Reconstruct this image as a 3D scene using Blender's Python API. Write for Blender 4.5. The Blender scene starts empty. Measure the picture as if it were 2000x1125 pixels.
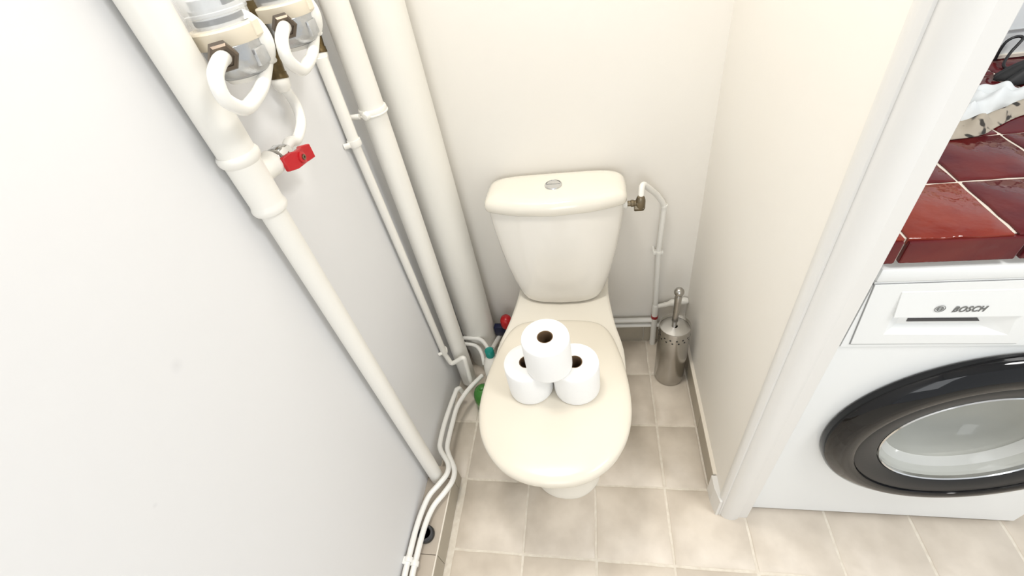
import bpy, bmesh, math, random
from mathutils import Vector, Matrix
random.seed(7)
sc = bpy.context.scene
COL = sc.collection

# ------------------------------------------------------------------ camera
F, YAW, PITCH, ROLL = 873.8, -0.25863, 0.74367, -0.21284
CAM = Vector((0.42885, -0.57252, 1.37081))
fw = Vector((math.sin(YAW)*math.cos(PITCH), math.cos(YAW)*math.cos(PITCH), -math.sin(PITCH)))
rt0 = Vector((math.cos(YAW), -math.sin(YAW), 0)); up0 = rt0.cross(fw)
RT = math.cos(ROLL)*rt0 + math.sin(ROLL)*up0
UP = -math.sin(ROLL)*rt0 + math.cos(ROLL)*up0
cd = bpy.data.cameras.new('camera'); cam = bpy.data.objects.new('camera', cd); COL.objects.link(cam)
cd.sensor_width = 36; cd.sensor_fit = 'HORIZONTAL'; cd.lens = F/2000*36; cd.clip_start = 0.01
cam.matrix_world = Matrix((( RT.x, UP.x, -fw.x, CAM.x), (RT.y, UP.y, -fw.y, CAM.y), (RT.z, UP.z, -fw.z, CAM.z), (0, 0, 0, 1)))
sc.camera = cam

def at(px, py, axis, val):
    """point where the sight line of a photo pixel meets the plane axis = val"""
    d = fw + RT*((px-1000)/F) + UP*((562.5-py)/F)
    return CAM + d*((val-CAM[axis])/d[axis])

# ------------------------------------------------------------------ light
W = bpy.data.worlds.new('world'); sc.world = W; W.use_nodes = True
bg = W.node_tree.nodes['Background']; bg.inputs[0].default_value = (0.93, 0.97, 1.0, 1); bg.inputs[1].default_value = 0.8
def area(name, loc, target, size, power, colour, size_y=None, shape='RECTANGLE'):
    l = bpy.data.lights.new(name, 'AREA'); l.energy = power; l.color = colour; l.shape = shape
    l.size = size; l.size_y = size_y or size
    o = bpy.data.objects.new(name, l); COL.objects.link(o); o.location = loc
    o.rotation_euler = (Vector(target)-Vector(loc)).to_track_quat('-Z', 'Y').to_euler()
    return o
area('ceiling_lamp_light', (0.18, 0.08, 2.40), (0.32, 0.06, 0), 0.30, 10.6, (1.0, 0.965, 0.90), shape='DISK')
area('window_daylight', (0.20, -2.6, 1.5), (0.55, 0.3, 0.35), 1.2, 14, (0.95, 0.98, 1.0), size_y=1.4)
area('kitchen_lamp_light', (1.55, -0.60, 2.44), (1.50, -0.6, 0), 0.5, 19, (1.0, 0.985, 0.96), shape='DISK')
vs = sc.view_settings
vs.view_transform = 'Standard'; vs.look = 'None'; vs.gamma = 1.0; vs.exposure = 0.17; vs.use_curve_mapping = False

# ------------------------------------------------------------------ materials
def srgb(r, g, b):
    f = lambda c: (c/255/12.92) if c/255 <= .04045 else ((c/255+.055)/1.055)**2.4
    return (f(r), f(g), f(b), 1)
MATS = {}
def mat(name, col, rough=0.5, metal=0.0, noise=None, bump=None, coat=0.0, spec=None, trans=0.0, ior=None, alpha=None, vary=0.0):
    """col linear rgba; noise=(scale, colour2, amount); bump=(scale, strength, distance)"""
    m = bpy.data.materials.new(name); m.use_nodes = True; nt = m.node_tree; b = nt.nodes['Principled BSDF']
    b.inputs['Base Color'].default_value = col; b.inputs['Roughness'].default_value = rough; b.inputs['Metallic'].default_value = metal
    b.inputs['Coat Weight'].default_value = coat
    if spec is not None: b.inputs['Specular IOR Level'].default_value = spec
    if trans: b.inputs['Transmission Weight'].default_value = trans
    if ior: b.inputs['IOR'].default_value = ior
    if alpha is not None: b.inputs['Alpha'].default_value = alpha
    geo = nt.nodes.new('ShaderNodeNewGeometry')
    src = None
    if noise:
        n = nt.nodes.new('ShaderNodeTexNoise'); n.inputs['Scale'].default_value = noise[0]; n.inputs['Detail'].default_value = 6
        nt.links.new(geo.outputs['Position'], n.inputs['Vector'])
        r = nt.nodes.new('ShaderNodeMapRange'); r.inputs[1].default_value = .35; r.inputs[2].default_value = .7; r.inputs[4].default_value = noise[2]
        nt.links.new(n.outputs['Fac'], r.inputs[0])
        mx = nt.nodes.new('ShaderNodeMix'); mx.data_type = 'RGBA'
        mx.inputs[6].default_value = col; mx.inputs[7].default_value = noise[1]
        nt.links.new(r.outputs[0], mx.inputs[0]); src = mx.outputs[2]
    if vary:
        oi = nt.nodes.new('ShaderNodeObjectInfo'); hs = nt.nodes.new('ShaderNodeHueSaturation')
        mr = nt.nodes.new('ShaderNodeMapRange'); mr.inputs[3].default_value = 1-vary; mr.inputs[4].default_value = 1+vary
        nt.links.new(oi.outputs['Random'], mr.inputs[0]); nt.links.new(mr.outputs[0], hs.inputs['Value'])
        if src: nt.links.new(src, hs.inputs['Color'])
        else: hs.inputs['Color'].default_value = col
        src = hs.outputs[0]
    if src: nt.links.new(src, b.inputs['Base Color'])
    if bump:
        n = nt.nodes.new('ShaderNodeTexNoise'); n.inputs['Scale'].default_value = bump[0]; n.inputs['Detail'].default_value = 4
        nt.links.new(geo.outputs['Position'], n.inputs['Vector'])
        bp = nt.nodes.new('ShaderNodeBump'); bp.inputs['Strength'].default_value = bump[1]; bp.inputs['Distance'].default_value = bump[2]
        nt.links.new(n.outputs['Fac'], bp.inputs['Height']); nt.links.new(bp.outputs[0], b.inputs['Normal'])
    MATS[name] = m; return m
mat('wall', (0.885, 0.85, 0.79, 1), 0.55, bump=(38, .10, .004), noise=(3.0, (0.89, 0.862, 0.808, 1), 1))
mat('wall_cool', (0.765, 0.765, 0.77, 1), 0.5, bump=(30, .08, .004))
mat('kitchen_wall', (0.70, 0.73, 0.74, 1), 0.5)
mat('trim_paint', (0.78, 0.765, 0.735, 1), 0.32, bump=(20, .06, .003))
mat('pipe_paint', (0.84, 0.82, 0.765, 1), 0.33, bump=(45, .12, .003))
mat('pipe_white', (0.88, 0.865, 0.82, 1), 0.25)
mat('ceramic', (0.86, 0.815, 0.72, 1), 0.12, coat=.5)
mat('ceramic_tank', (0.86, 0.825, 0.76, 1), 0.10, coat=.5)
mat('seat_plastic', (0.75, 0.695, 0.59, 1), 0.22)
mat('chrome', (0.75, 0.75, 0.75, 1), 0.12, 1.0)
mat('steel', (0.47, 0.455, 0.43, 1), 0.24, 1.0)
mat('steel_brushed', (0.66, 0.65, 0.63, 1), 0.33, 1.0)
mat('paper', (0.91, 0.905, 0.89, 1), 0.9, bump=(160, .35, .002))
mat('cardboard', (0.17, 0.105, 0.055, 1), 0.9)
mat('tile', (0.74, 0.66, 0.56, 1), 0.42, noise=(11, (0.61, 0.535, 0.445, 1), 1), bump=(22, .12, .003), vary=.06)
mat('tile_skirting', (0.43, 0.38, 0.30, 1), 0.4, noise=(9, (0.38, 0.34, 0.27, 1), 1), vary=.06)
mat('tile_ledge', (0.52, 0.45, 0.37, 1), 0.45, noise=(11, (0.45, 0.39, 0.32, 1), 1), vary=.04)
mat('grout', (0.80, 0.74, 0.64, 1), 0.9, noise=(60, (0.70, 0.63, 0.53, 1), 1), bump=(120, .4, .003))
mat('edge_cream', (0.80, 0.74, 0.64, 1), 0.6)
mat('brass_dark', (0.16, 0.115, 0.055, 1), 0.35, 0.9, noise=(60, (0.07, 0.05, 0.025, 1), 1))
mat('brass_grey', (0.24, 0.20, 0.14, 1), 0.35, 1.0)
mat('bronze_nut', (0.14, 0.11, 0.085, 1), 0.4, 0.8)
mat('meter_metal', (0.52, 0.53, 0.54, 1), 0.3, 0.8, bump=(50, .5, .006))
mat('meter_ring', (0.80, 0.72, 0.58, 1), 0.4)
mat('meter_dial', (0.62, 0.63, 0.64, 1), 0.4)
mat('dark_grey', (0.05, 0.05, 0.055, 1), 0.4)
mat('clear_plastic', (0.93, 0.95, 0.96, 1), 0.05, alpha=0.30)
mat('red_plastic', (0.52, 0.012, 0.018, 1), 0.28)
mat('red_paint', (0.35, 0.02, 0.02, 1), 0.5)
mat('black_rubber', (0.018, 0.018, 0.018, 1), 0.45)
mat('teal_plastic', (0.0, 0.24, 0.20, 1), 0.4)
mat('green_plastic', (0.045, 0.20, 0.03, 1), 0.2)
mat('navy_plastic', (0.008, 0.012, 0.05, 1), 0.35)
mat('bottle_white', (0.80, 0.78, 0.72, 1), 0.3)
mat('grey_plastic', (0.30, 0.28, 0.26, 1), 0.5)
mat('machine_white', (0.85, 0.865, 0.86, 1), 0.28)
mat('machine_panel', (0.84, 0.85, 0.84, 1), 0.3)
mat('seam_light', (0.6, 0.6, 0.6, 1), 0.5)
mat('seam_grey', (0.28, 0.28, 0.28, 1), 0.6)
mat('print_grey', (0.16, 0.16, 0.155, 1), 0.5)
mat('door_black', (0.004, 0.004, 0.005, 1), 0.05, spec=.4)
mat('door_grey', (0.018, 0.019, 0.021, 1), 0.35, spec=.3)
mat('drum', (0.62, 0.62, 0.58, 1), 0.45, 0.3)
mat('door_glass', (0.66, 0.67, 0.62, 1), 0.05, alpha=0.6)
mat('rim_clear', (0.85, 0.86, 0.84, 1), 0.08, alpha=0.5)
mat('counter_body', (0.72, 0.71, 0.67, 1), 0.6)
mat('counter_grout', (0.80, 0.72, 0.62, 1), 0.8, bump=(90, .3, .003))
mat('tile_burgundy', (0.085, 0.008, 0.014, 1), 0.07, noise=(13, (0.14, 0.018, 0.016, 1), 1), bump=(14, .35, .012), spec=.3)
mat('tile_brick', (0.27, 0.045, 0.024, 1), 0.07, noise=(13, (0.20, 0.026, 0.018, 1), 1), bump=(16, .4, .012), spec=.3)
mat('cloth_white', (0.70, 0.725, 0.73, 1), 0.7)
mat('black_fabric', (0.012, 0.012, 0.013, 1), 0.6)
mat('cable_black', (0.01, 0.01, 0.012, 1), 0.4)
# spotted cloth
m = mat('cloth_spotted', (0.40, 0.35, 0.28, 1), 0.8); nt = m.node_tree; b = nt.nodes['Principled BSDF']
v = nt.nodes.new('ShaderNodeTexNoise'); v.inputs['Scale'].default_value = 55; v.inputs['Detail'].default_value = 1
g = nt.nodes.new('ShaderNodeNewGeometry'); nt.links.new(g.outputs['Position'], v.inputs['Vector'])
cr = nt.nodes.new('ShaderNodeValToRGB'); cr.color_ramp.elements[0].position = .60; cr.color_ramp.elements[0].color = (0.40, 0.35, 0.28, 1)
cr.color_ramp.elements[1].position = .66; cr.color_ramp.elements[1].color = (0.035, 0.03, 0.025, 1)
nt.links.new(v.outputs['Fac'], cr.inputs[0]); nt.links.new(cr.outputs[0], b.inputs['Base Color'])

# two faint scuffs on the left wall paint
nt = MATS['wall_cool'].node_tree; b = nt.nodes['Principled BSDF']; gp = nt.nodes.new('ShaderNodeNewGeometry'); prev = None
for p_, rad in ((at(345, 714, 0, -.095), .011), (at(303, 987, 0, -.095), .004)):
    dn = nt.nodes.new('ShaderNodeVectorMath'); dn.operation = 'DISTANCE'; dn.inputs[1].default_value = p_
    nt.links.new(gp.outputs['Position'], dn.inputs[0])
    mr = nt.nodes.new('ShaderNodeMapRange'); mr.inputs[1].default_value = 0; mr.inputs[2].default_value = rad; mr.inputs[3].default_value = .13; mr.inputs[4].default_value = 0
    nt.links.new(dn.outputs['Value'], mr.inputs[0])
    mx = nt.nodes.new('ShaderNodeMix'); mx.data_type = 'RGBA'; mx.inputs[7].default_value = (0.3, 0.3, 0.32, 1)
    if prev: nt.links.new(prev, mx.inputs[6])
    else: mx.inputs[6].default_value = b.inputs['Base Color'].default_value
    nt.links.new(mr.outputs[0], mx.inputs[0]); prev = mx.outputs[2]
nt.links.new(prev, b.inputs['Base Color'])

# ------------------------------------------------------------------ helpers
def V(*a): return Vector(a)
def obj(name, bm, material, parent=None, smooth=None):
    bmesh.ops.recalc_face_normals(bm, faces=bm.faces)
    me = bpy.data.meshes.new(name); bm.to_mesh(me); bm.free()
    o = bpy.data.objects.new(name, me); COL.objects.link(o)
    me.materials.append(MATS[material])
    if smooth is not None:
        me.shade_smooth(); me.set_sharp_from_angle(angle=math.radians(smooth))
    if parent is not None: put(o, parent)
    return o
def put(o, parent):
    o.parent = parent
    p = parent; loc = Vector((0, 0, 0))
    while p is not None: loc += p.location; p = p.parent
    o.location = -loc          # meshes are written in world coordinates; the empties only carry a location
def tag(o, label, cat, group=None):
    o['label'] = label; o['category'] = cat
    if group: o['group'] = group
    return o
def thing(name, loc, label, cat, group=None):
    o = bpy.data.objects.new(name, None); COL.objects.link(o); o.location = loc; o.empty_display_size = .05
    return tag(o, label, cat, group)
def struct(name, bm, material, smooth=None):
    o = obj(name, bm, material, None, smooth); o['kind'] = 'structure'; return o
def dup(o, delta, parent=None):
    c = o.copy(); COL.objects.link(c)
    if parent is None: c.location = o.location + Vector(delta)
    else: c.parent = parent
    for ch in list(o.children): dup(ch, delta, c)
    return c
def box(bm, x0, x1, y0, y1, z0, z1, bev=0.0, seg=2):
    t = bmesh.new(); bmesh.ops.create_cube(t, size=1)
    for v in t.verts: v.co = V((x0+x1)/2+v.co.x*(x1-x0), (y0+y1)/2+v.co.y*(y1-y0), (z0+z1)/2+v.co.z*(z1-z0))
    if bev: bmesh.ops.bevel(t, geom=t.edges[:], offset=bev, segments=seg, profile=.5, affect='EDGES')
    me = bpy.data.meshes.new('t'); t.to_mesh(me); t.free(); bm.from_mesh(me); bpy.data.meshes.remove(me); return bm
def B(*a, **k): return box(bmesh.new(), *a, **k)
def loft(rings, close_bottom=True, close_top=True, bm=None):
    bm = bm or bmesh.new(); vr = [[bm.verts.new(p) for p in r] for r in rings]; n = len(rings[0])
    for a, b_ in zip(vr, vr[1:]):
        for i in range(n): bm.faces.new((a[i], a[(i+1) % n], b_[(i+1) % n], b_[i]))
    if close_bottom: bm.faces.new(vr[0])
    if close_top: bm.faces.new(vr[-1])
    return bm
def frame(d):
    d = d.normalized(); a = V(0, 0, 1) if abs(d.z) < .9 else V(1, 0, 0)
    u = d.cross(a).normalized(); return u, d.cross(u).normalized()
def lathe(origin, axis, prof, n=40, bm=None, close=(True, True)):
    """prof: (radius, distance along axis)"""
    u, w = frame(Vector(axis)); ax = Vector(axis).normalized(); o = Vector(origin)
    rings = [[o+ax*h+(u*math.cos(2*math.pi*i/n)+w*math.sin(2*math.pi*i/n))*max(r, 1e-5) for i in range(n)] for r, h in prof]
    return loft(rings, close[0], close[1], bm)
def smooth_path(pts, rad, steps=7):
    """polyline with filleted corners"""
    pts = [Vector(p) for p in pts]; out = [pts[0]]
    for a, p, c in zip(pts, pts[1:], pts[2:]):
        r = min(rad, (a-p).length*.49, (c-p).length*.49)
        s = p+(a-p).normalized()*r; e = p+(c-p).normalized()*r
        for i in range(steps+1):
            t = i/steps; out.append(s*(1-t)**2+p*2*t*(1-t)+e*t*t)
    out.append(pts[-1]); return out
def sweep(pts, r, n=14, bm=None):
    rings = []; t0 = (pts[1]-pts[0]).normalized(); u, w = frame(t0)
    for i, p in enumerate(pts):
        t = (pts[min(i+1, len(pts)-1)]-pts[max(i-1, 0)]).normalized()
        q = t0.rotation_difference(t); u = q @ u; w = q @ w; t0 = t
        rr = r[i] if isinstance(r, list) else r
        rings.append([p+(u*math.cos(2*math.pi*k/n)+w*math.sin(2*math.pi*k/n))*rr for k in range(n)])
    return loft(rings, True, True, bm)
def tube(pts, r, fillet=.02, n=14, bm=None): return sweep(smooth_path(pts, fillet), r, n, bm)
def prism(poly, z0, z1, bm=None):
    return loft([[V(x, y, z0) for x, y in poly], [V(x, y, z1) for x, y in poly]], bm=bm)
def catmull(pts, n=6, closed=False):
    out = []; m_ = len(pts)
    rng = range(m_) if closed else range(m_-1)
    for i in rng:
        g_ = lambda k: Vector(pts[k % m_] if closed else pts[max(0, min(m_-1, k))])
        p0, p1, p2, p3 = g_(i-1), g_(i), g_(i+1), g_(i+2)
        for k in range(n):
            t = k/n; out.append(.5*((2*p1)+(p2-p0)*t+(2*p0-5*p1+4*p2-p3)*t*t+(3*p1-p0-3*p2+p3)*t**3))
    if not closed: out.append(Vector(pts[-1]))
    return out

# ------------------------------------------------------------------ setting
XL, YB, XR, XR2 = -0.095, 0.562, 0.73, 0.803      # left wall, back wall, partition faces
CEIL = 2.5
struct('floor', B(-0.15, 2.4, -3.0, 0.62, -0.05, -0.0022), 'grout')
FLOOR = bpy.data.objects['floor']
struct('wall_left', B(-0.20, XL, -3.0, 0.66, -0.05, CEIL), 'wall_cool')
struct('wall_back', B(XL, 0.765, YB, 0.66, -0.05, CEIL), 'wall')
struct('wall_right', B(XR, XR2-.002, -0.0425, YB+.05, -0.002, CEIL), 'wall')
struct('wall_kitchen', B(0.765, 2.4, 0.512, 0.66, -0.05, CEIL), 'kitchen_wall')
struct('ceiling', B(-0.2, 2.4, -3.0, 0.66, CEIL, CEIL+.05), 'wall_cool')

def tile_mesh(x0, x1, y0, y1, h0, h1, jit=.0009, bev=.0025, k=5):
    """hand-cut tile: wavy outline, softened top edge"""
    out = []
    for (ax, ay), (bx, by) in (((x0, y0), (x1, y0)), ((x1, y0), (x1, y1)), ((x1, y1), (x0, y1)), ((x0, y1), (x0, y0))):
        for i in range(k):
            t = i/k; out.append((ax+(bx-ax)*t+random.uniform(-jit, jit), ay+(by-ay)*t+random.uniform(-jit, jit)))
    cx, cy = (x0+x1)/2, (y0+y1)/2
    ins = lambda p, d: (p[0]-math.copysign(min(d, abs(p[0]-cx)), p[0]-cx), p[1]-math.copysign(min(d, abs(p[1]-cy)), p[1]-cy))
    return loft([[V(*p, h0) for p in out], [V(*p, h1-bev*.7) for p in out], [V(*ins(p, bev), h1) for p in out]])
# floor tiles, 20 cm
XS = [(0, .2), (.2, .4), (.4, .6), (.6, .7205)]
XK = [(.6, .8), (.8, 1.0), (1.0, 1.2), (1.2, 1.4), (1.4, 1.6), (1.6, 1.8)]
def floor_tile(x0, x1, y0, y1):
    g_ = .0032
    bm = tile_mesh(x0+g_, x1-g_, y0+g_, y1-g_, -.008, random.uniform(-.0004, .0006))
    obj('floor_tile', bm, 'tile', FLOOR, 40)
for (y0, y1) in ((0, .2), (.2, .4), (.4, .5535)):
    for (x0, x1) in [(-.0935, 0)]+XS: floor_tile(x0, x1, y0, y1)
for (y0, y1) in ((-.2, 0), (-.4, -.2), (-.6, -.4), (-.8, -.6)):
    for (x0, x1) in XS[:3]+XK: floor_tile(x0, x1, y0, y1)

# skirting tiles -------------------------------------------------------------
def skirting(name, pieces, material='tile_skirting'):
    return
bb = struct('baseboard_back', B(-.02, .7215, .5595, YB+.002, -.002, .078), 'edge_cream')
for x0, x1 in ((.05, .2), (.2, .4), (.4, .59), (.59, .7205)):
    obj('skirting_tile', B(x0+.0015, x1-.0015, .5535, .5605, .001, .0785, bev=.0012), 'tile_skirting', bb)
bb = struct('baseboard_right', B(.7275, XR+.001, .004, .5595, -.002, .094), 'edge_cream')
for y0, y1 in ((.006, .19), (.19, .39), (.39, .553)):
    obj('skirting_tile', B(.7215, .7285, y0+.0015, y1-.0015, .001, .088, bev=.0012), 'tile_skirting', bb)
obj('top_fillet', prism([(.7205, .006), (.731, .006), (.731, .553), (.7205, .553)], .0878, .0945), 'edge_cream', bb)
# tiled pipe ledge along the left wall
bb = struct('baseboard_left', B(XL-.001, -.0215, -1.0, .0, -.002, .0755), 'tile_ledge')
for i, y0 in enumerate((-1.0, -.84, -.64, -.44, -.24, -.035)):
    y1 = (-.84, -.64, -.44, -.24, -.035, .002)[i]
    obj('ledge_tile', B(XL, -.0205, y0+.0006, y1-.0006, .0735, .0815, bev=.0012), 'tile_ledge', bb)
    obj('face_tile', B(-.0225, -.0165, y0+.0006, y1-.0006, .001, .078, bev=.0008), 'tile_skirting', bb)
obj('edge_strip', B(-.0205, -.0165, -1.0, .002, .0785, .0822, bev=.001), 'edge_cream', bb)

# door casing at the end of the partition -------------------------------------
prof = [(.7335, .02), (.7335, -.0415), (.7312, -.0430), (.7275, -.0470), (.7264, -.0540), (.7288, -.0605), (.7340, -.0652), (.7372, -.0655), (.7380, -.0648),
        (.7392, -.0672), (.7440, -.0725), (.7510, -.0765), (.7620, -.0782), (.7730, -.0768), (.7802, -.0736), (.7820, -.0702),
        (.8045, -.0687), (.8065, -.0665), (.8065, .02)]
struct('trim_1', prism(prof, -.001, 2.1), 'trim_paint', 30)
blk = [(.7305, .004), (.7165, .004), (.7165, -.030), (.7245, -.066), (.7305, -.066)]
bm = prism(blk, -.001, .088)
struct('trim_2', bm, 'trim_paint')

# ------------------------------------------------------------------ toilet
TX = .318
toilet = thing('toilet', (TX, .2, 0), 'cream white ceramic toilet with closed lid and cistern', 'toilet')
half = [(0, -.187), (.05, -.181), (.10, -.160), (.14, -.122), (.168, -.072), (.181, -.012), (.181, .05), (.173, .115), (.160, .17),
        (.146, .215), (.128, .248), (.102, .267), (.06, .275), (0, .277)]
def outline(hf, n=5):
    c = catmull([(x, y, 0) for x, y in hf], n)
    return [(p.x, p.y) for p in c]+[(-p.x, p.y) for p in c[-2:0:-1]]
def inset(poly, d, cy=.06):
    out = []; n = len(poly)
    for i, (x, y) in enumerate(poly):
        ax, ay = poly[i-1]; bx, by = poly[(i+1) % n]
        tx, ty = bx-ax, by-ay; L = math.hypot(tx, ty) or 1
        out.append((x-d*ty/L, y+d*tx/L))
    return out
def ring3(poly, z): return [V(TX+x, y, z) for x, y in poly]
lid_o = outline(half)
# closed cover: soft rounded edge, slightly domed top
prof_l = [(.004, .4175), (.0005, .4190), (.0, .424), (.001, .430), (.004, .4350), (.010, .4385), (.020, .4405), (.045, .4420)]
rings = [ring3(inset(lid_o, d), z) for d, z in prof_l]
rings.append([V(TX+(p.x-TX)*.35, .05+(p.y-.05)*.35, .4435) for p in rings[-1]])
obj('seat_cover', loft(rings), 'seat_plastic', toilet, 50)
rings = [ring3(inset(lid_o, d), z) for d, z in ((.012, .4005), (.007, .403), (.006, .412), (.009, .4165))]
obj('seat', loft(rings), 'seat_plastic', toilet, 50)
for s in (-1, 1):
    obj('hinge', lathe((TX+s*.075-.02, .279, .4075), (1, 0, 0), [(.003, 0), (.006, .002), (.006, .038), (.003, .04)], 16), 'seat_plastic', toilet, 40)
# bowl: rim section with rear deck, tapering to a foot
def bowl_half(front, w, deckw, back, wy=0.0):
    return [(0, front), (w*.30, front+.006*w/.17), (w*.58, front+.028*w/.17), (w*.82, front+.068*w/.17), (w*.95, front+.12*w/.17), (w, wy+.02),
            (w*.995, wy+.09), (w*.66+deckw*.34+.010, wy+.20), (deckw+.014, wy+.30), (deckw, back-.12), (deckw, back-.03), (deckw*.9, back), (0, back)]
secs = [(-.046, .105, .085, .46, 0.0, .08), (-.047, .106, .085, .46, .010, .08), (-.043, .101, .082, .455, .016, .08), (-.038, .094, .078, .45, .06, .08),
        (-.040, .094, .078, .45, .14, .08), (-.055, .103, .085, .46, .22, .07), (-.095, .128, .112, .49, .29, .05), (-.145, .156, .128, .52, .345, .02),
        (-.170, .174, .137, .535, .378, .005), (-.174, .177, .139, .537, .392, 0), (-.171, .1745, .137, .535, .400, 0), (-.160, .163, .128, .525, .4035, 0)]
rings = []
for fr, w, dw, bk, z, wy in secs:
    rings.append(ring3(outline(bowl_half(fr, w, dw, bk, wy), 4), z))
obj('bowl', loft(rings), 'ceramic', toilet, 60)
# cistern: bowed front, narrowing downwards in a curve
def tank_half(w, yf, yb, bow, n=18, ex=4.5):
    """half outline front centre -> back centre"""
    pts = []
    for i in range(n+1):
        a = -math.pi/2+math.pi*i/n
        c, s = math.cos(a), math.sin(a)
        x = w*abs(c)**(2/ex); y = (yf+yb)/2+(yb-yf)/2*math.copysign(abs(s)**(2/ex), s)
        if s < 0: y += bow*(x/w)**2*(-s)
        pts.append((x, y))
    return pts+[(-x, y) for x, y in pts[-2:0:-1]]
YT = .548
tk = [(.405, .104, .372, .010), (.410, .114, .366, .012), (.418, .120, .362, .014), (.44, .130, .3615, .016), (.48, .143, .364, .020), (.53, .156, .369, .024), (.58, .166, .375, .028),
      (.63, .1738, .382, .032), (.68, .1795, .390, .035), (.704, .181, .394, .036)]
rings = []
for z, w, yf, bow in tk:
    rings.append(ring3(tank_half(w, yf, YT, bow), z))
obj('cistern', loft(rings), 'ceramic_tank', toilet, 60)
cl = []
for z, d in ((.7035, .006), (.705, .001), (.709, -.001), (.722, -.002), (.731, .001), (.7375, .006), (.7425, .014), (.7455, .028), (.747, .05)):
    cl.append(ring3(tank_half(.187-d, .388+d, .552-d*.6, .036, ex=5.0), z))
obj('cistern_lid', loft(cl), 'ceramic', toilet, 60)
clid = bpy.data.objects['cistern_lid']
by = .472
fb = obj('flush_button', lathe((TX, by, .7465), (0, 0, 1), [(.0235, 0), (.0235, .003), (.0222, .0048), (.0200, .0052), (.0194, .003), (.0, .003)], 36), 'chrome', clid, 40)
fb.location = fb.location
for s, rr in ((1, 0), (-1, 0)):
    pts = [(0, 0)]
    n = 18
    poly = [(TX+.0182*math.cos(math.pi*i/n), by+s*(.0007+.0178*math.sin(math.pi*i/n))) for i in range(n+1)]
    obj('button_half', prism(poly, .7492, .7512 if s > 0 else .7505), 'chrome', clid, 40)
# slight turn of the whole toilet towards the right
toilet.rotation_euler = (0, 0, math.radians(-1.0))

# ------------------------------------------------------------------ toilet rolls
def roll(x, y, z, r, h, label, seed):
    rnd = random.Random(seed)
    t = thing('toilet_roll', (x, y, z), label, 'toilet roll', 'toilet rolls stacked on the lid')
    n = 56; ri = .0175
    rad = [r*(1+.006*math.sin(3*2*math.pi*i/n+seed)+.003*rnd.uniform(-1, 1)) for i in range(n)]
    def rg(f, zz, inner=False):
        return [V(x+math.cos(2*math.pi*i/n)*((rad[i]*f) if not inner else f), y+math.sin(2*math.pi*i/n)*((rad[i]*f) if not inner else f), z+zz) for i in range(n)]
    rings = [rg(ri, .0005, True), rg(.96, .0005), rg(.99, .002), rg(1, .006), rg(1.004, h*.5), rg(1, h-.006), rg(.985, h-.0018), rg(.955, h), rg(.75, h+.0004), rg(ri+.004, h-.0002, True), rg(ri, h-.001, True)]
    bm = loft(rings, False, False)
    vs_ = list(bm.verts); a = vs_[:n]; b_ = vs_[-n:]
    for i in range(n): bm.faces.new((a[i], a[(i+1) % n], b_[(i+1) % n], b_[i]))
    obj('paper', bm, 'paper', t, 50)
    obj('cardboard_core', lathe((x, y, z+.001), (0, 0, 1), [(ri-.0002, 0), (ri-.0002, h-.0025), (ri-.0018, h-.0025), (ri-.0018, .001), (0, .001)], 32, close=(True, True)), 'cardboard', t, 40)
roll(.2605, .050, .444, .0545, .098, 'white toilet paper roll on the lid, left under the top roll', 1)
roll(.3715, .050, .444, .0545, .098, 'white toilet paper roll on the lid, right under the top roll', 2)
roll(.3145, .041, .5435, .0525, .098, 'white toilet paper roll resting on top of two others', 3)

# ------------------------------------------------------------------ toilet brush
bx, by2, br, bh = .662, .398, .0485, .262
hold = thing('brush_holder', (bx, by2, .0015), 'brushed steel cylinder holder with two rows of small holes', 'brush holder')
obj('canister', lathe((bx, by2, .0015), (0, 0, 1), [(br-.002, 0), (br, .002), (br, bh-.002), (br-.0008, bh), (br-.0025, bh), (br-.003, bh-.002), (br-.003, .004), (0, .004)], 56), 'steel', hold, 40)
can = bpy.data.objects['canister']
for row in range(2):
    for k in range(16):
        a = 2*math.pi*(k+.35*row)/16
        d = V(math.cos(a), math.sin(a), 0)
        if d.y > .3: continue
        obj('vent_hole', lathe(V(bx, by2, bh-.022-.013*row)+d*(br-.0006), d, [(.0031, 0), (.0031, .0008)], 10), 'black_rubber', can)
brush = thing('toilet_brush', (bx, by2, bh), 'steel toilet brush handle with round knob standing in holder', 'toilet brush')
obj('splash_disc', lathe((bx, by2, bh-.012), (0, 0, 1), [(br-.0035, 0), (br-.0035, .001), (.0080, .008), (.0076, .007), (br-.005, -.001)], 48, close=(False, False)), 'steel_brushed', brush, 60)
h0 = V(bx-.003, by2, bh-.004); ax = V(.012, 0.01, 1)
obj('handle', lathe(h0, ax, [(.0072, -.08), (.0072, 0), (.0075, .018), (.0092, .026), (.0086, .034), (.0102, .110), (.0108, .125), (.0085, .131), (.0070, .135)], 28), 'steel', brush, 50)
obj('knob', lathe(h0, ax, [(.0145*math.sin(math.pi*i/14), .1480-.0145*math.cos(math.pi*i/14)) for i in range(15)], 28), 'steel', brush, 60)

# ------------------------------------------------------------------ pipes on the left
def ringc(bm, c, ax, r, w):   # rounded collar
    return lathe(c, ax, [(r*.6, -w), (r*.96, -w), (r, -w*.5), (r, w*.5), (r*.96, w), (r*.6, w)], 32, bm)
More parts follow.
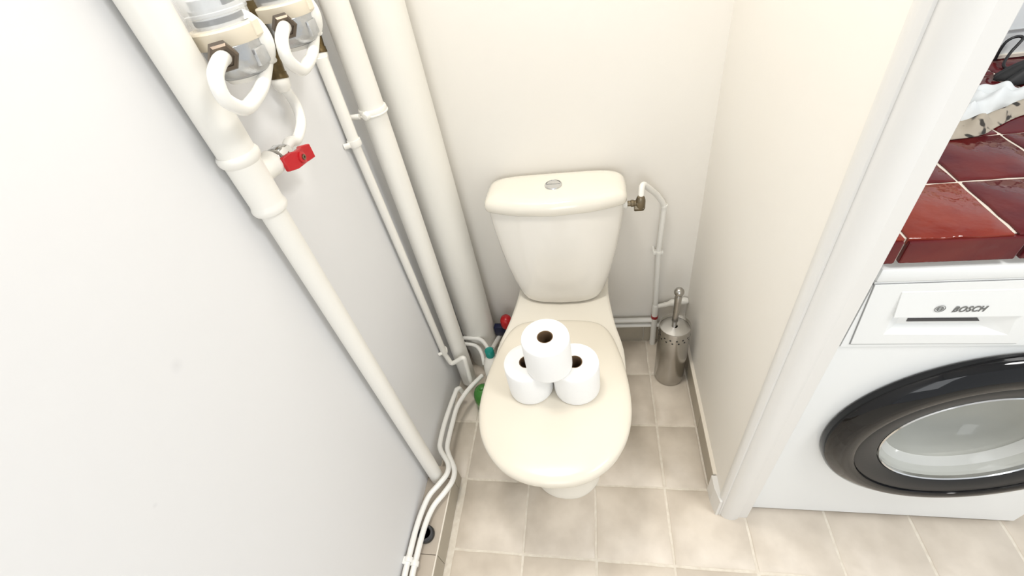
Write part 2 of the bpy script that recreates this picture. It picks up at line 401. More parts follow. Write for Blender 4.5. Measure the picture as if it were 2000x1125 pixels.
# main painted pipe with tee
mp = V(-.0655, -.034, 0)
main = thing('water_riser', (mp.x, mp.y, .082), 'thick white painted riser pipe with a tee, left wall', 'pipe')
obj('lower_pipe', lathe(mp, (0, 0, 1), [(.0195, .082), (.0195, 1.06)], 32), 'pipe_paint', main, 50)
obj('upper_pipe', lathe(mp, (0, 0, 1), [(.0262, 1.13), (.0262, 2.495)], 36), 'pipe_paint', main, 50)
tee = obj('tee', lathe(mp, (0, 0, 1), [(.020, 1.046), (.0255, 1.046), (.027, 1.050), (.027, 1.054), (.0255, 1.058), (.0250, 1.062), (.0255, 1.126), (.0285, 1.130), (.0298, 1.134), (.0298, 1.139), (.0275, 1.143), (.024, 1.143)], 40), 'pipe_paint', main, 35)
td = V(.12, 1, 0.02)
obj('branch', lathe(mp+V(0, 0, 1.098), td, [(.018, 0), (.018, .040), (.0195, .043), (.0195, .050), (.017, .053), (.010, .053)], 32), 'pipe_paint', tee, 40)
# stop valve with red handle
v0 = mp+V(0, 0, 1.098)+td.normalized()*.050
valve = thing('stop_valve', v0, 'small chrome stop valve with red butterfly handle on the tee', 'valve')
obj('thread', lathe(v0, td, [(.0125, 0), (.0125, .008)], 28), 'steel', valve, 40)
obj('valve_body', lathe(v0, td, [(.0130, .008), (.0168, .010), (.0168, .022), (.0140, .028), (.0125, .034), (.0100, .040)], 24), 'chrome', valve, 35)
hc = v0+td.normalized()*.026+V(.022, 0, -.009)
obj('stem', lathe(v0+td.normalized()*.026+V(0, 0, -.009), (1, 0, 0), [(.006, 0), (.006, .024)], 16), 'chrome', valve, 40)
# butterfly handle: a plate with bent wings, bound along the branch direction
def butterfly(c):
    bm = bmesh.new()
    prof = [(-.030, -.005), (-.013, .001), (-.007, .004), (.007, .004), (.013, .001), (.030, .008)]
    rings = []
    for s, ox in prof:
        hw = .0115 if abs(s) > .025 else (.0140 if abs(s) > .01 else .0125)
        p = c+V(ox, s, -s*.12)
        rings.append([p+V(-.0035, 0, -hw), p+V(.0035, 0, -hw), p+V(.0035, 0, hw), p+V(-.0035, 0, hw)])
    loft(rings, bm=bm); bmesh.ops.bevel(bm, geom=bm.edges[:], offset=.0012, segments=1, affect='EDGES'); return bm
hd = obj('handle', butterfly(hc), 'red_plastic', valve, 35)
obj('handle_hub', lathe(hc+V(.004, 0, 0), (1, 0, 0), [(.0085, 0), (.0085, .006), (.007, .007), (.005, .007)], 24), 'red_plastic', hd, 40)
obj('screw', lathe(hc+V(.010, 0, 0), (1, 0, 0), [(.0042, 0), (.0042, .003), (.002, .003), (.002, .0015), (0, .0015)], 16), 'brass_grey', hd, 40)

# second riser and large soil stack in the corner
p2a, p2b = V(-.052, .36, .02), V(-.024, .36, 2.49)
ris = thing('heating_riser', p2a, 'medium white painted pipe with wall clamp beside the soil stack', 'pipe')
obj('pipe_body', sweep([p2a, p2a*.5+p2b*.5, p2b], .0272, 32), 'pipe_paint', ris, 50)
cz = 1.036; cc = p2a+(p2b-p2a)*((cz-p2a.z)/(p2b.z-p2a.z))
clamp = obj('clamp', ringc(bmesh.new(), cc, p2b-p2a, .0312, .0075), 'pipe_paint', ris, 40)
ringc_b = ringc(bmesh.new(), cc-V(0, 0, .004), p2b-p2a, .0325, .002)
obj('clamp_band', ringc_b, 'pipe_paint', clamp, 40)
obj('clamp_arm', tube([cc+V(-.02, -.030, .0), V(XL, cc.y-.032, cc.z)], .006, .0), 'pipe_paint', clamp, 40)
obj('clamp_lug', lathe(cc+V(-.004, -.033, 0), (-.3, -1, 0), [(.009, -.006), (.0095, 0), (.007, .005), (0, .006)], 16), 'pipe_paint', clamp, 40)
st = thing('soil_stack', (-.012, .49, 0), 'widest white painted vertical soil pipe in the back corner', 'pipe')
obj('stack_pipe', lathe((-.012, .49, 0), (0, 0, 1), [(.061, .085), (.060, .10), (.060, 2.495)], 56), 'pipe_paint', st, 50)
obj('stack_foot', lathe((-.012, .49, 0), (0, 0, 1), [(.056, .0), (.056, .086)], 48), 'pipe_paint', st, 50)

# thin pipe from the second meter down the wall
thin = thing('thin_supply_pipe', (-.080, .300, .2), 'thin white pipe clipped to left wall below the rear meter', 'pipe')
A = at(627, 112, 0, -.078); Bp = at(692, 278, 0, -.078); Cp = at(868, 690, 0, -.080)
obj('upper_pipe', sweep([A, A*.5+Bp*.5, Bp], .0125, 20), 'pipe_paint', thin, 50)
D = at(882, 711, 1, .312); E_ = at(906, 697, 1, .312); G = at(921, 750, 1, .300)
obj('lower_pipe', sweep([Bp, Bp*.5+Cp*.5, Cp], .0102, 16), 'pipe_paint', thin, 50)
obj('foot_bend', tube([Cp+V(0, 0, .006), Cp-V(0, 0, .004), D, E_, G], .0080, .014, 16), 'pipe_paint', thin, 50)
for p_, r_ in ((Bp, .0150), (at(867, 684, 0, -.080), .0125)):
    c = obj('pipe_clip', ringc(bmesh.new(), p_, (0, 0, 1), r_, .007), 'pipe_paint', thin, 40)
    obj('clip_base', tube([p_+V(-.004, -.012, 0), V(XL, p_.y-.018, p_.z)], .006, 0), 'pipe_paint', c, 40)

# pair of thin pipes bending round the riser foot
PA = [(765, 1250), (788, 1135), (797, 1095), (815, 1025), (836, 972), (858, 945), (873, 925), (875, 905), (861, 880), (860, 862), (872, 815), (892, 760), (905, 772)]
PB = [(779, 1255), (802, 1140), (811, 1098), (829, 1030), (846, 990), (868, 962), (884, 938), (887, 915), (876, 887), (874, 868), (884, 825), (892, 797), (903, 777), (918, 757), (942, 733)]
def floorpipe(px, z, fil, ends=0):
    pts = [at(x, y, 2, z) for x, y in px]; return pts
a_ = floorpipe(PA, .110, .03); b_ = floorpipe(PB, .103, .03)
a_[-1] = a_[-2]+V(.012, .01, -.045)
pa = thing('skirting_pipe', a_[0], 'thin white pipe bending round the riser foot, nearest the wall', 'pipe', 'thin pipes along the left skirting')
obj('pipe_body', sweep(catmull(a_[:-1], 5), .0078, 16), 'pipe_white', pa, 60)
obj('end_drop', tube([a_[-2]-(a_[-2]-a_[-3]).normalized()*.004, a_[-2]+V(.006, .008, -.004), a_[-2]+V(.010, .010, -.034)], .0078, .01, 16), 'pipe_white', pa, 60)
pb = thing('skirting_pipe', b_[0], 'thin white pipe bending round the riser foot, nearest the floor tiles', 'pipe', 'thin pipes along the left skirting')
obj('pipe_body', sweep(catmull(b_, 5), .0078, 16), 'pipe_white', pb, 60)
for par, p_, d_ in ((pa, at(798, 1093, 2, .110), .1), (pb, at(810, 1101, 2, .103), .1)):
    c = obj('pipe_clip', ringc(bmesh.new(), p_, (0.02, 1, 0), .0112, .006), 'pipe_white', par, 40)
lo = at(794, 1094, 2, .112)
obj('clip_base', B(XL, lo.x+.004, lo.y-.010, lo.y+.008, .096, .118, bev=.002), 'pipe_white', pa)
# short horizontal pipes behind the riser
h1 = [at(905, 660, 1, .43), at(938, 661, 1, .43), at(952, 676, 1, .40), at(957, 700, 1, .36)]
t = tag(obj('corner_pipe', tube(h1, .0072, .02, 14), 'pipe_white', None, 60), 'thin white bent pipe in front of the soil stack foot, upper one', 'pipe', 'bent pipes behind the heating riser')
h2 = [at(905, 671, 1, .42), at(930, 674, 1, .42), at(941, 688, 1, .39), at(946, 712, 1, .36)]
t = tag(obj('corner_pipe', tube(h2, .0068, .02, 14), 'pipe_white', None, 60), 'thin white bent pipe in front of the soil stack foot, lower one', 'pipe', 'bent pipes behind the heating riser')
tag(obj('waste_link_pipe', tube([at(978, 652, 1, .50), at(962, 680, 1, .42)], .008, .01, 14), 'pipe_white', None, 60), 'short white pipe slanting behind the teal capped bottle', 'pipe')

# black rubber cap on the ledge
cap = thing('floor_stop', (-.058, -.193, .0815), 'round black rubber cap on the tiled ledge beside thin pipes', 'rubber cap')
obj('cap_body', lathe((-.058, -.193, .0815), (0, 0, 1), [(.0225, 0), (.0235, .003), (.0225, .011), (.019, .014), (.014, .0145), (.0135, .0125), (0, .0125)], 32), 'black_rubber', cap, 40)
obj('cap_ridge', lathe((-.058, -.193, .095), (0, 0, 1), [(.0195, 0), (.0195, .0016), (.0165, .0016), (.0165, 0)], 32), 'dark_grey', cap, 40)

# ------------------------------------------------------------------ water meters
M1 = at(441, 62, 0, -.038)
M2 = at(553, 14, 0, -.038)
def water_meter(c, label):
    t = thing('water_meter', c, label, 'water meter', 'water meters on the left wall')
    # lower cast body with round white cover on its far side
    bd = obj('body', lathe(c+V(.003, -.006, 0), (0, 0, 1), [(.028, -.050), (.034, -.046), (.037, -.036), (.037, -.012), (.035, -.010)], 40), 'meter_metal', t, 40)
    n_ = 14
    obj('end_cover', lathe(c+V(.008, .024, -.018), (.35, 1, 0), [(.0385*math.sin(math.pi*k/n_), -.026*math.cos(math.pi*k/n_)) for k in range(n_+1)], 36), 'pipe_white', bd, 60)
    obj('body_boss', B(c.x+.020, c.x+.042, c.y-.020, c.y+.006, c.z-.042, c.z-.020, bev=.003), 'meter_metal', bd, 30)
    obj('base_rim', lathe(c, (0, 0, 1), [(.020, -.058), (.027, -.057), (.031, -.051), (.024, -.049)], 36), 'pipe_white', bd, 40)
    rg = obj('ring', lathe(c, (0, 0, 1), [(.038, -.012), (.0425, -.012), (.0435, -.010), (.0435, .006), (.0420, .008), (.036, .009)], 44), 'meter_ring', t, 35)
    obj('ring_tab', B(c.x+.028, c.x+.0455, c.y-.004, c.y+.012, c.z-.010, c.z+.009, bev=.002), 'meter_ring', rg)
    # clear cap over the register
    obj('register_drum', lathe(c, (0, 0, 1), [(.030, .009), (.030, .030)], 36), 'meter_dial', t, 40)
    obj('register_band', lathe(c, (0, 0, 1), [(.0305, .013), (.0305, .019)], 36), 'dark_grey', t, 40)
    ff = c+V(.030*.75, -.030*.66, .036)
    obj('register_dial', lathe(c, (0, 0, 1), [(.026, .030), (.026, .040)], 36), 'meter_dial', t, 40)
    obj('register_window', B(c.x+.004, c.x+.0275, c.y-.0115, c.y+.010, c.z+.028, c.z+.042, bev=.001), 'dark_grey', t)
    obj('clear_cap', lathe(c, (0, 0, 1), [(.0385, .009), (.0385, .022), (.0400, .023), (.0400, .026), (.0385, .027), (.0385, .052), (.030, .056), (0, .057)], 44, close=(False, True)), 'clear_plastic', t, 35)
    # inlet nut and the swan-neck pipe below
    # offsets measured from the centre of the cream ring
    nd = V(.62, -.70, -.15).normalized()
    off = lambda px, py, x: c+(at(px, py, 0, x)-M1)
    n0 = off(436, 110, -.012)-nd*.010
    obj('inlet_nut', lathe(n0, nd, [(.0150, .002), (.0175, .005), (.0175, .017), (.0150, .020), (.011, .020), (.011, .018)], 6), 'bronze_nut', t)
    loop = [n0+nd*.014, off(428, 122, .003), off(421, 150, .010), off(434, 187, .010), off(456, 205, .009), off(480, 211, .006), off(500, 190, .0), off(512, 168, -.006), off(518, 140, -.014), off(521, 116, -.022)]
    obj('loop_pipe', sweep(catmull(loop, 5), .0088, 18), 'pipe_white', t, 60)
    e = loop[-1]
    obj('outlet_nut', lathe(e, V(-.3, .1, 1), [(.0100, -.008), (.0120, -.006), (.0120, .006), (.0100, .010), (.0095, .016)], 20), 'pipe_white', t, 40)
    return t
water_meter(M1, 'water meter with clear cap and cream ring, nearer the thick riser')
water_meter(M2, 'water meter partly out of frame, nearer the back wall')
# dark brass valve bodies behind the meters
def brass(top, bot, r, label, nut=True):
    t = thing('brass_valve', bot, label, 'valve', 'dark brass valve bodies')
    d = (top-bot)
    obj('valve_body', sweep([bot, bot+d*.5, top], r, 20), 'brass_dark', t, 40)
    obj('hex_collar', lathe(bot+d*.62, d, [(r*1.05, -.012), (r*1.35, -.010), (r*1.35, .010), (r*1.05, .012)], 6), 'brass_dark', t)
    obj('end_nut', lathe(bot, d, [(r*1.12, .004), (r*1.12, .0), (r*1.2, -.003), (r*1.2, -.006)], 20), 'brass_dark', t, 40)
    obj('white_union', lathe(bot, -d, [(r*1.1, .005), (r*1.15, .008), (r*1.1, .018), (r*.8, .024), (r*.7, .026)], 20), 'pipe_paint', t, 40)
brass(at(492, 2, 0, -.070), at(543, 146, 0, -.070), .0125, 'dark brass valve between the two meters')
brass(at(585, -30, 0, -.081), at(624, 96, 0, -.081), .0112, 'dark brass valve behind the rear meter')
# pipe from the brass valve to the stop valve
ve = v0+td.normalized()*.038
vp = [at(546, 158, 0, -.070), at(560, 178, 0, -.070), at(578, 205, 0, -.068), at(588, 240, 0, -.064), at(580, 272, 0, -.058), ve+td.normalized()*.014+V(0, 0, .006), ve]
tag(obj('valve_feed_pipe', sweep(catmull(vp, 6), .0085, 16), 'pipe_white', None, 60), 'white curved pipe from brass valve down to red handled valve', 'pipe')

# ------------------------------------------------------------------ cistern supply at the right
sp = thing('cistern_supply_pipe', (.622, .540, 0), 'thin white supply pipe rising from floor to cistern valve', 'pipe')
ys = .541
q = [V(.6225, ys, .0), V(.6225, ys, .195), at(1286, 492, 1, ys), at(1298, 400, 1, ys), at(1283, 380, 1, .530), at(1254, 357, 1, .490), at(1252, 388, 1, .463)]
obj('pipe_body', tube(q, .0080, .018, 16), 'pipe_white', sp, 60)
obj('foot_sleeve', lathe((.6225, ys, 0), (0, 0, 1), [(.0105, .0), (.0105, .20), (.0095, .208), (.008, .21)], 20), 'pipe_white', sp, 40)
pc = at(1286, 492, 1, ys)
c = obj('pipe_clip', B(pc.x-.016, pc.x+.014, .534, .551, pc.z-.006, pc.z+.004, bev=.002), 'pipe_white', sp)
obj('clip_ring', ringc(bmesh.new(), pc, (0, 0, 1), .0112, .005), 'pipe_white', c, 40)
obj('clip_stud', lathe((pc.x-.014, .545, pc.z+.003), (0, 1, 0), [(.004, -.006), (.004, .017)], 12), 'pipe_white', c, 40)
obj('pipe_joint', ringc(bmesh.new(), at(1297, 402, 1, ys), (0, 0, 1), .0100, .004), 'pipe_white', sp, 40)
obj('red_band', lathe((.6225, ys, .142), (0, 0, 1), [(.0116, 0), (.0116, .012)], 20), 'red_paint', sp, 40)
# elbow valve
vc = at(1251, 396, 1, .462)
ev = thing('angle_valve', vc, 'small brass elbow fitting with white collar at cistern side', 'valve')
obj('elbow_side', lathe(vc, (-1, 0, 0), [(.0098, -.004), (.0098, .010), (.0080, .012), (.0080, .016), (.0095, .018), (.0095, .024), (.0075, .026), (.0075, .036)], 20), 'brass_grey', ev, 40)
obj('elbow_top', lathe(vc, (0, -.05, 1), [(.0120, -.018), (.0128, -.016), (.0128, .004), (.0122, .010), (.0102, .017), (.0085, .020)], 20), 'brass_grey', ev, 40)
obj('elbow_base', lathe(vc+V(-.004, 0, -.012), (-1, 0, 0), [(.0105, -.013), (.0115, -.011), (.0115, .010), (.0105, .012)], 6), 'brass_grey', ev)
obj('white_collar', lathe(vc+V(-.034, 0, 0), (-1, 0, 0), [(.0115, 0), (.0135, .001), (.0135, .008), (.0115, .012)], 24), 'pipe_white', ev, 40)
# horizontal pipes along the back wall
tag(obj('wall_pipe', tube([V(.08, .544, .127), V(.6215, .544, .127)], .0092, .01, 16), 'pipe_white', None, 60), 'upper horizontal white pipe along back wall behind toilet', 'pipe', 'horizontal pipes on the back wall')
tag(obj('wall_pipe', tube([V(.08, .546, .098), V(.728, .546, .098)], .0085, .01, 16), 'pipe_white', None, 60), 'lower horizontal white pipe just above back skirting tiles', 'pipe', 'horizontal pipes on the back wall')
cp = V(.63, .541, .200)
bm = sweep(catmull([cp, cp+V(.025, .002, .003), cp+V(.055, .004, .012), cp+V(.099, .006, .018)], 6), [.0085+.0022*math.sin(k*1.3)*(k > 5) + (.003 if k > 7 else 0) for k in range(19)], 16)
tag(obj('wrapped_branch_pipe', bm, 'pipe_paint', None, 60), 'short lumpy white wrapped pipe branch above the brush holder', 'pipe')

# ------------------------------------------------------------------ bottles behind the toilet
bt = thing('cleaner_bottle', (.074, .315, 0), 'white plastic bottle with round teal cap left of the toilet', 'bottle')
obj('bottle_body', lathe((.074, .315, 0), (0, 0, 1), [(.030, .001), (.034, .006), (.034, .165), (.030, .19), (.018, .215), (.013, .222), (.013, .228)], 32), 'bottle_white', bt, 50)
obj('bottle_cap', lathe((.074, .315, 0), (0, 0, 1), [(.0145, .224), (.0150, .226), (.0145, .250), (.0125, .2525), (.011, .2515), (0, .2515)], 32), 'teal_plastic', bt, 40)
gb = thing('green_bottle', (.030, .262, 0), 'shiny green bottle with rounded shoulders on floor beside toilet', 'bottle')
obj('bottle_body', lathe((.030, .262, 0), (0, 0, 1), [(.030, .001), (.036, .008), (.037, .06), (.035, .082), (.028, .100), (.016, .110), (.011, .112)], 36), 'green_plastic', gb, 60)
obj('bottle_neck', lathe((.030, .262, 0), (0, 0, 1), [(.011, .111), (.011, .120), (.009, .122), (0, .122)], 24), 'green_plastic', gb, 50)
sb = thing('spray_bottle', (.092, .492, 0), 'spray bottle with navy head and red nozzle behind toilet', 'spray bottle')
s_ = V(.092, .492, 0)
obj('bottle_body', lathe(s_, (0, 0, 1), [(.026, .001), (.028, .005), (.028, .085), (.018, .105), (.012, .112)], 28), 'grey_plastic', sb, 50)
hb = obj('spray_head', B(s_.x-.042, s_.x+.020, s_.y-.012, s_.y+.012, .126, .172, bev=.004), 'navy_plastic', sb, 40)
obj('collar', lathe(s_, (0, 0, 1), [(.013, .110), (.014, .112), (.014, .138)], 24), 'navy_plastic', sb, 40)
obj('red_nozzle', lathe(s_+V(0.008, 0, .171), (0, 0, 1), [(.020, 0), (.022, .008), (.021, .03), (.016, .042), (0, .045)], 28), 'red_plastic', sb, 60)
obj('trigger', B(s_.x-.036, s_.x-.030, s_.y-.006, s_.y+.006, .100, .130, bev=.002), 'navy_plastic', sb)

# ------------------------------------------------------------------ washing machine
YF = -.045
wm = thing('washing_machine', (1.12, YF, 0), 'white front loading washing machine with black ringed door', 'washing machine')
X0, X1 = .8225, 1.42
DC, DR = V(1.129, YF, .440), .253
# body with a front opening for the drum
def front_panel():
    bm = bmesh.new(); n = 72; z0, z1 = .012, .708; R_ = DR-.06
    o_, i_ = [], []
    for k in range(n):
        a = 2*math.pi*k/n; c_, s_2 = math.cos(a), math.sin(a)
        i_.append(V(DC.x+R_*c_, YF, DC.z+R_*s_2))
        tx = ((X1-DC.x) if c_ > 0 else (X0-DC.x))/c_ if abs(c_) > 1e-6 else 1e9
        tz = ((z1-DC.z) if s_2 > 0 else (z0-DC.z))/s_2 if abs(s_2) > 1e-6 else 1e9
        t_ = min(abs(tx), abs(tz)); o_.append(V(DC.x+t_*c_, YF, DC.z+t_*s_2))
    for cx_, cz_ in ((X0, z0), (X1, z0), (X1, z1), (X0, z1)):
        k = min(range(n), key=lambda q_: (o_[q_]-V(cx_, YF, cz_)).length); o_[k] = V(cx_, YF, cz_)
    back = [p+V(0, .02, 0) for p in i_]
    loft([o_, i_, back], False, False, bm); return bm
obj('front_panel', front_panel(), 'machine_white', wm, 30)
bm = B(X0, X1, YF+.0008, .49, .012, .03); box(bm, X0, X0+.012, YF+.0008, .49, .012, .855); box(bm, X1-.012, X1, YF+.0008, .49, .012, .855); box(bm, X0, X1, .48, .49, .012, .855); box(bm, X0, X1, YF+.03, .49, .70, .71)
obj('cabinet', bm, 'machine_white', wm)
obj('top_plate', B(X0-.001, X1+.001, YF-.006, .49, .858, .884, bev=.004), 'machine_white', wm, 40)
def plate_with_hole(x0, x1, z0, z1, hx0, hx1, hz0, hz1, yf, yb):
    O = [(x0, z0), (x1, z0), (x1, z1), (x0, z1)]; H = [(hx0, hz0), (hx1, hz0), (hx1, hz1), (hx0, hz1)]
    R3 = lambda P, y: [V(x, y, z) for x, z in P]
    return loft([R3(O, yb), R3(O, yf), R3(H, yf), R3(H, yb)], False, False)
obj('fascia', plate_with_hole(X0, X1, .7095, .857, .8660, 1.050, .7330, .7930, YF-.003, YF+.04), 'machine_white', wm)
for fx in (X0+.05, X1-.05): obj('foot', lathe((fx, YF+.05, 0), (0, 0, 1), [(.016, .001), (.018, .004), (.018, .011), (.008, .013)], 20), 'black_rubber', wm, 40)
obj('kick_seam', B(X0+.002, X1-.002, YF-.0006, YF+.003, .7075, .709), 'seam_light', wm)
# detergent drawer
yd = YF-.0035
def mz(px, py, y=YF-.005): p = at(px, py, 1, y); return (p.x, p.z)
DO = [(.8345, .7190), (1.0650, .7165), (1.0600, .8530), (.8235, .8530)]      # drawer outline in the front plane
def frame4(P, Q, y0, y1):
    R3 = lambda W_, y: [V(x, y, z) for x, z in W_]
    return loft([R3(P, y0), R3(P, y1), R3(Q, y1), R3(Q, y0)], False, False)
grow = lambda P, d: [(x+(d if x > .95 else -d), z+(d if z > .78 else -2.2*d)) for x, z in P]
obj('drawer_seam', frame4(grow(DO, .0013), DO, YF, YF-.0034), 'seam_grey', wm)
R0 = [(.8730, .7420), (1.0430, .7370), (1.0320, .7860), (.8705, .7880)]       # grip mouth
R1 = [(.8880, .7580), (.9960, .7560), (.9960, .7780), (.8880, .7800)]       # grip back
def drawer_front():
    bm = bmesh.new(); y = YF-.0050
    R3 = lambda W_, yy: [V(x, yy, z) for x, z in W_]
    return loft([R3(DO, y+.006), R3(DO, y), R3(R0, y), R3(R1, y+.009)], False, True, bm)
drw = obj('drawer_front', drawer_front(), 'machine_panel', wm)
gp0 = [(.8700, .7870), (1.0400, .7850), (1.0400, .8370), (.8625, .8380)]
gp1 = [(.8700, .7865), (1.0400, .7845), (1.0390, .8365), (.8635, .8375)]
pl = loft([[V(x, YF-.0050, z) for x, z in gp0], [V(gp1[0][0], YF-.0090, gp1[0][1]), V(gp1[1][0], YF-.0090, gp1[1][1]), V(gp1[2][0], YF-.0058, gp1[2][1]), V(gp1[3][0], YF-.0058, gp1[3][1])]])
obj('grip_plate', pl, 'machine_panel', drw)
g0, g1, g2, g3 = [at(x, y, 1, YF+.0036) for x, y in ((1770, 627.5), (1913, 626.5), (1909, 620.5), (1773, 621.5))]
obj('grip_slot', loft([[p+V(0, -.0004, 0) for p in (g0, g1, g2, g3)], [p+V(0, .001, 0) for p in (g0, g1, g2, g3)]]), 'dark_grey', drw)
# lettering and round emblem on the grip plate
def on_plate(o): put(o, drw)
cu = bpy.data.curves.new('lettering', 'FONT'); cu.body = 'BOSCH'; cu.size = .0135; cu.shear = .22; cu.offset = .00035; cu.extrude = .0002; cu.space_character = 1.12
tmp = bpy.data.objects.new('tmp', cu); COL.objects.link(tmp); bpy.context.view_layer.update()
me = bpy.data.meshes.new_from_object(tmp.evaluated_get(bpy.context.evaluated_depsgraph_get())); bpy.data.objects.remove(tmp)
pa_, pb_ = mz(1859, 608, YF-.0083), mz(1928, 602, YF-.0083)
xs = [v.co.x for v in me.vertices]; wd = max(xs)-min(xs); sc_ = (pb_[0]-pa_[0])/wd
for v in me.vertices: v.co = V(pa_[0]+(v.co.x-min(xs))*sc_, YF-.0088-v.co.z, pa_[1]-.001+v.co.y*sc_*1.35)
me.materials.clear(); me.materials.append(MATS['print_grey']); lo_ = bpy.data.objects.new('lettering', me); COL.objects.link(lo_); put(lo_, drw)
ec = V(mz(1836, 603, YF-.0083)[0], YF-.0086, mz(1836, 603, YF-.0083)[1]); er = .0068
bm = lathe(ec, (0, -1, 0), [(er, 0), (er, .0004), (er*.90, .0004), (er*.90, 0)], 40, close=(False, False))
lathe(ec, (0, -1, 0), [(er*.64, 0), (er*.64, .0004), (er*.56, .0004), (er*.56, 0)], 40, bm, close=(False, False))
for s in (-1, 1):
    box(bm, ec.x-er*.34, ec.x+er*.34, ec.y-.0004, ec.y, ec.z+s*er*.24-er*.05, ec.z+s*er*.24+er*.05)
    box(bm, ec.x+s*er*.34-er*.05, ec.x+s*er*.34+er*.05, ec.y-.0004, ec.y, ec.z-er*.52, ec.z+er*.52)
obj('emblem', bm, 'print_grey', drw)
# door
yv = V(0, -1, 0)
door = obj('door_ring', lathe(DC, yv, [(DR-.004, .0), (DR, .004), (DR, .014), (DR-.0025, .021), (DR-.008, .027), (DR-.024, .0365), (DR-.030, .0385), (DR-.046, .0395), (DR-.050, .0375), (DR-.052, .030), (DR-.052, .0)], 96, close=(False, False)), 'door_black', wm, 40)
obj('inner_ring', lathe(DC, yv, [(DR-.0515, .034), (DR-.056, .0355), (DR-.088, .030), (DR-.094, .026), (DR-.096, .010)], 96, close=(False, False)), 'door_grey', door, 40)
obj('chrome_edge', lathe(DC, yv, [(DR-.0955, .026), (DR-.097, .028), (DR-.099, .026), (DR-.099, .012)], 96, close=(False, False)), 'chrome', door, 40)
RG = DR-.0985
obj('door_glass', lathe(DC, yv, [(RG, .020), (RG-.008, .012), (RG-.018, -.010), (RG-.030, -.040), (RG-.050, -.065), (RG-.085, -.080), (.0, -.085)], 72, close=(False, True)), 'door_glass', door, 60)
obj('glass_rim', lathe(DC, yv, [(RG-.003, .014), (RG-.010, .006), (RG-.020, -.006), (RG-.024, -.012)], 72, close=(False, False)), 'rim_clear', door, 60)
obj('drum', lathe(DC, yv, [(RG+.01, -.005), (RG-.002, -.03), (RG+.004, -.05), (RG+.06, -.055), (RG+.06, -.36), (0, -.37)], 64, close=(False, True)), 'drum', wm, 40)

# ------------------------------------------------------------------ tiled worktop
ZT, YC = .937, -.050
wt = thing('worktop', (1.35, .23, .896), 'kitchen worktop of glossy burgundy tiles above washing machine', 'worktop')
obj('worktop_slab', B(.8045, 1.695, YC+.006, .511, .8945, ZT-.0035), 'counter_grout', wt)
gx = [.7060, .8330, .9560, 1.0800, 1.2030, 1.3260, 1.4490, 1.5720, 1.695]
gy = [YC-.001, .0785, .2060, .3300, .4400, .5115]
brick = {(1, 0), (0, 0), (4, 0), (6, 1)}
for i in range(len(gx)-1):
    for j in range(len(gy)-1):
        x0 = max(gx[i], .8045)
        g_ = .0028
        bm = tile_mesh(x0+(g_ if x0 == gx[i] else 0), gx[i+1]-g_, gy[j]+g_, gy[j+1]-g_, ZT-.012, ZT+random.uniform(-.0006, .0006), .0012, .003, 6)
        obj('worktop_tile', bm, 'tile_brick' if (i, j) in brick else 'tile_burgundy', wt, 40)
ex = [.8045, .8330, .9720, 1.1080, 1.2440, 1.38, 1.516, 1.652]
for i in range(len(ex)-1):
    obj('edge_tile', B(ex[i]+(.0028 if i else 0), ex[i+1]-.0028, YC-.002, YC+.007, .895, ZT-.0045, bev=.002), 'tile_burgundy', wt)

# things on the worktop ------------------------------------------------------
def heap(name, cx, cy, z, rx, ry, h, seed, material, parent=None, edge=.004, nx=34, ny=22, freq=26, amp=.014):
    """crumpled sheet lying on the worktop, closed underneath"""
    rnd = random.Random(seed); ph = [rnd.uniform(0, 6) for _ in range(12)]
    bm = bmesh.new(); g_ = []
    for j in range(ny+1):
        row = []
        for i in range(nx+1):
            u = -1+2*i/nx; w_ = -1+2*j/ny
            wob = 1+.10*math.sin(5*math.atan2(w_, u)+ph[0])+.06*math.sin(9*math.atan2(w_, u)+ph[1])
            sq = 1/max(1, math.hypot(u, w_)/max(abs(u), abs(w_), 1e-6))
            x = cx+u*rx*sq*wob; y = cy+w_*ry*sq*wob
            r = min(1, math.hypot(u*sq, w_*sq))
            f = max(0, 1-r**2.4)
            zz = h*f + amp*f**.4*(math.sin(freq*(x*1.0+y*.7)*2+ph[2])*.6+math.sin(freq*(x*-.6+y*1.3)*1.7+ph[3])*.5+math.sin(freq*3.1*x+ph[4])*.25)
            row.append(bm.verts.new(V(x, y, z+edge+max(-edge+.0008, zz))))
        g_.append(row)
    for j in range(ny):
        for i in range(nx): bm.faces.new((g_[j][i], g_[j][i+1], g_[j+1][i+1], g_[j+1][i]))
    ret = bmesh.ops.extrude_face_region(bm, geom=bm.faces[:])
    for v in [e for e in ret['geom'] if isinstance(e, bmesh.types.BMVert)]: v.co.z = z+.0006
    return obj(name, bm, material, parent, 60)
zc = ZT+.0012
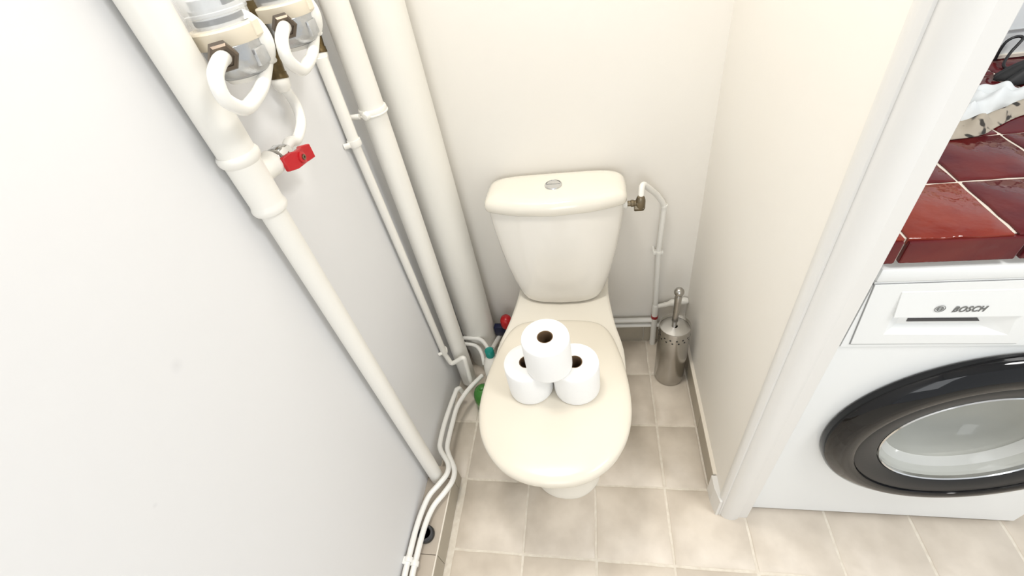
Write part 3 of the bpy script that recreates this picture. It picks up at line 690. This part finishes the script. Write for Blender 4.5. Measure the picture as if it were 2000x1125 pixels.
def sheet(name, poly_lo, poly_hi, z0, hs, material, seed, amp, n=26, m_=12):
    """crumpled cloth ridge: front outline -> back outline, heights hs across"""
    rnd = random.Random(seed); ph = [rnd.uniform(0, 6.28) for _ in range(6)]
    lo = catmull([V(x, y, 0) for x, y in poly_lo], n); hi = catmull([V(x, y, 0) for x, y in poly_hi], n)
    k = min(len(lo), len(hi)); bm = bmesh.new(); rows = []
    for j in range(m_+1):
        t_ = j/m_; row = []
        hh = sum(h*math.exp(-((t_-q)/w_)**2) for q, h, w_ in hs)
        for i in range(k):
            p = lo[i]*(1-t_)+hi[i]*t_; e_ = math.sin(math.pi*t_)**.5
            w1 = math.sin(p.x*95+p.y*60+ph[0])*.6+math.sin(p.x*170-p.y*120+ph[1])*.4+math.sin(p.y*210+p.x*60+ph[2])*.3
            row.append(bm.verts.new(V(p.x, p.y, z0+max(.0015, hh*min(1, e_*1.2)*(1+.22*math.sin(p.x*60+ph[3]))+amp*w1*e_))))
        rows.append(row)
    for a, b_2 in zip(rows, rows[1:]):
        for i in range(k-1): bm.faces.new((a[i], a[i+1], b_2[i+1], b_2[i]))
    ret = bmesh.ops.extrude_face_region(bm, geom=bm.faces[:])
    for v in [e for e in ret['geom'] if isinstance(e, bmesh.types.BMVert)]: v.co.z = z0+.0004
    return obj(name, bm, material, None, 70)
tag(sheet('spotted_cloth', [(.90, .20), (1.0, .196), (1.05, .203), (1.085, .226), (1.14, .258), (1.22, .28), (1.30, .29)], [(.90, .255), (1.0, .25), (1.05, .243), (1.085, .262), (1.14, .292), (1.22, .318), (1.30, .32)], zc, [(.55, .016, .4)], 'cloth_spotted', 4, .006), 'beige cloth with dark spots lying on the burgundy tiles', 'cloth')
tag(sheet('crumpled_cloth', [(.92, .258), (1.0, .2535), (1.05, .2465), (1.085, .2655), (1.14, .2955), (1.22, .3215), (1.30, .3235)], [(.92, .32), (1.0, .322), (1.06, .335), (1.10, .366), (1.125, .368), (1.142, .352), (1.17, .350), (1.30, .37)], zc, [(.22, .020, .2), (.75, .016, .25)], 'cloth_white', 11, .0085, 22, 16), 'crumpled white cloth heaped behind the spotted cloth', 'cloth')
bk = thing('black_bag', (1.25, .43, zc), 'black fabric bag on the worktop beside white cloth', 'bag')
heap('bag_body', 1.262, .400, zc, .085, .034, .036, 8, 'black_fabric', bk, amp=.003, freq=12)
heap('bag_flap', 1.275, .402, zc+.030, .050, .024, .02, 9, 'black_fabric', bk, amp=.003, freq=12)
ck = [(1990, 128), (1978, 130), (1965, 133), (1960, 126), (1966, 114), (1976, 100), (1990, 85), (1998, 75), (1992, 71), (1978, 74), (1964, 83), (1952, 100), (1943, 118)]
dep = [.44, .445, .45, .46, .47, .48, .485, .49, .495, .495, .495, .495, .495]
tag(obj('black_cable', sweep(catmull([at(x, y, 1, d_) for (x, y), d_ in zip(ck, dep)], 5), .0026, 10), 'cable_black', None, 60), 'thin black cable looping up the wall behind the worktop', 'cable')
# pale joint lines of the kitchen splashback
w0 = at(1975, 60, 1, .511)
o = struct('trim_3', B(.81, 2.0, .5085, .5125, w0.z-.001, w0.z+.0015), 'seam_grey')
o = struct('trim_4', B(.81, 2.0, .5045, .5125, ZT+.001, ZT+.007), 'edge_cream')
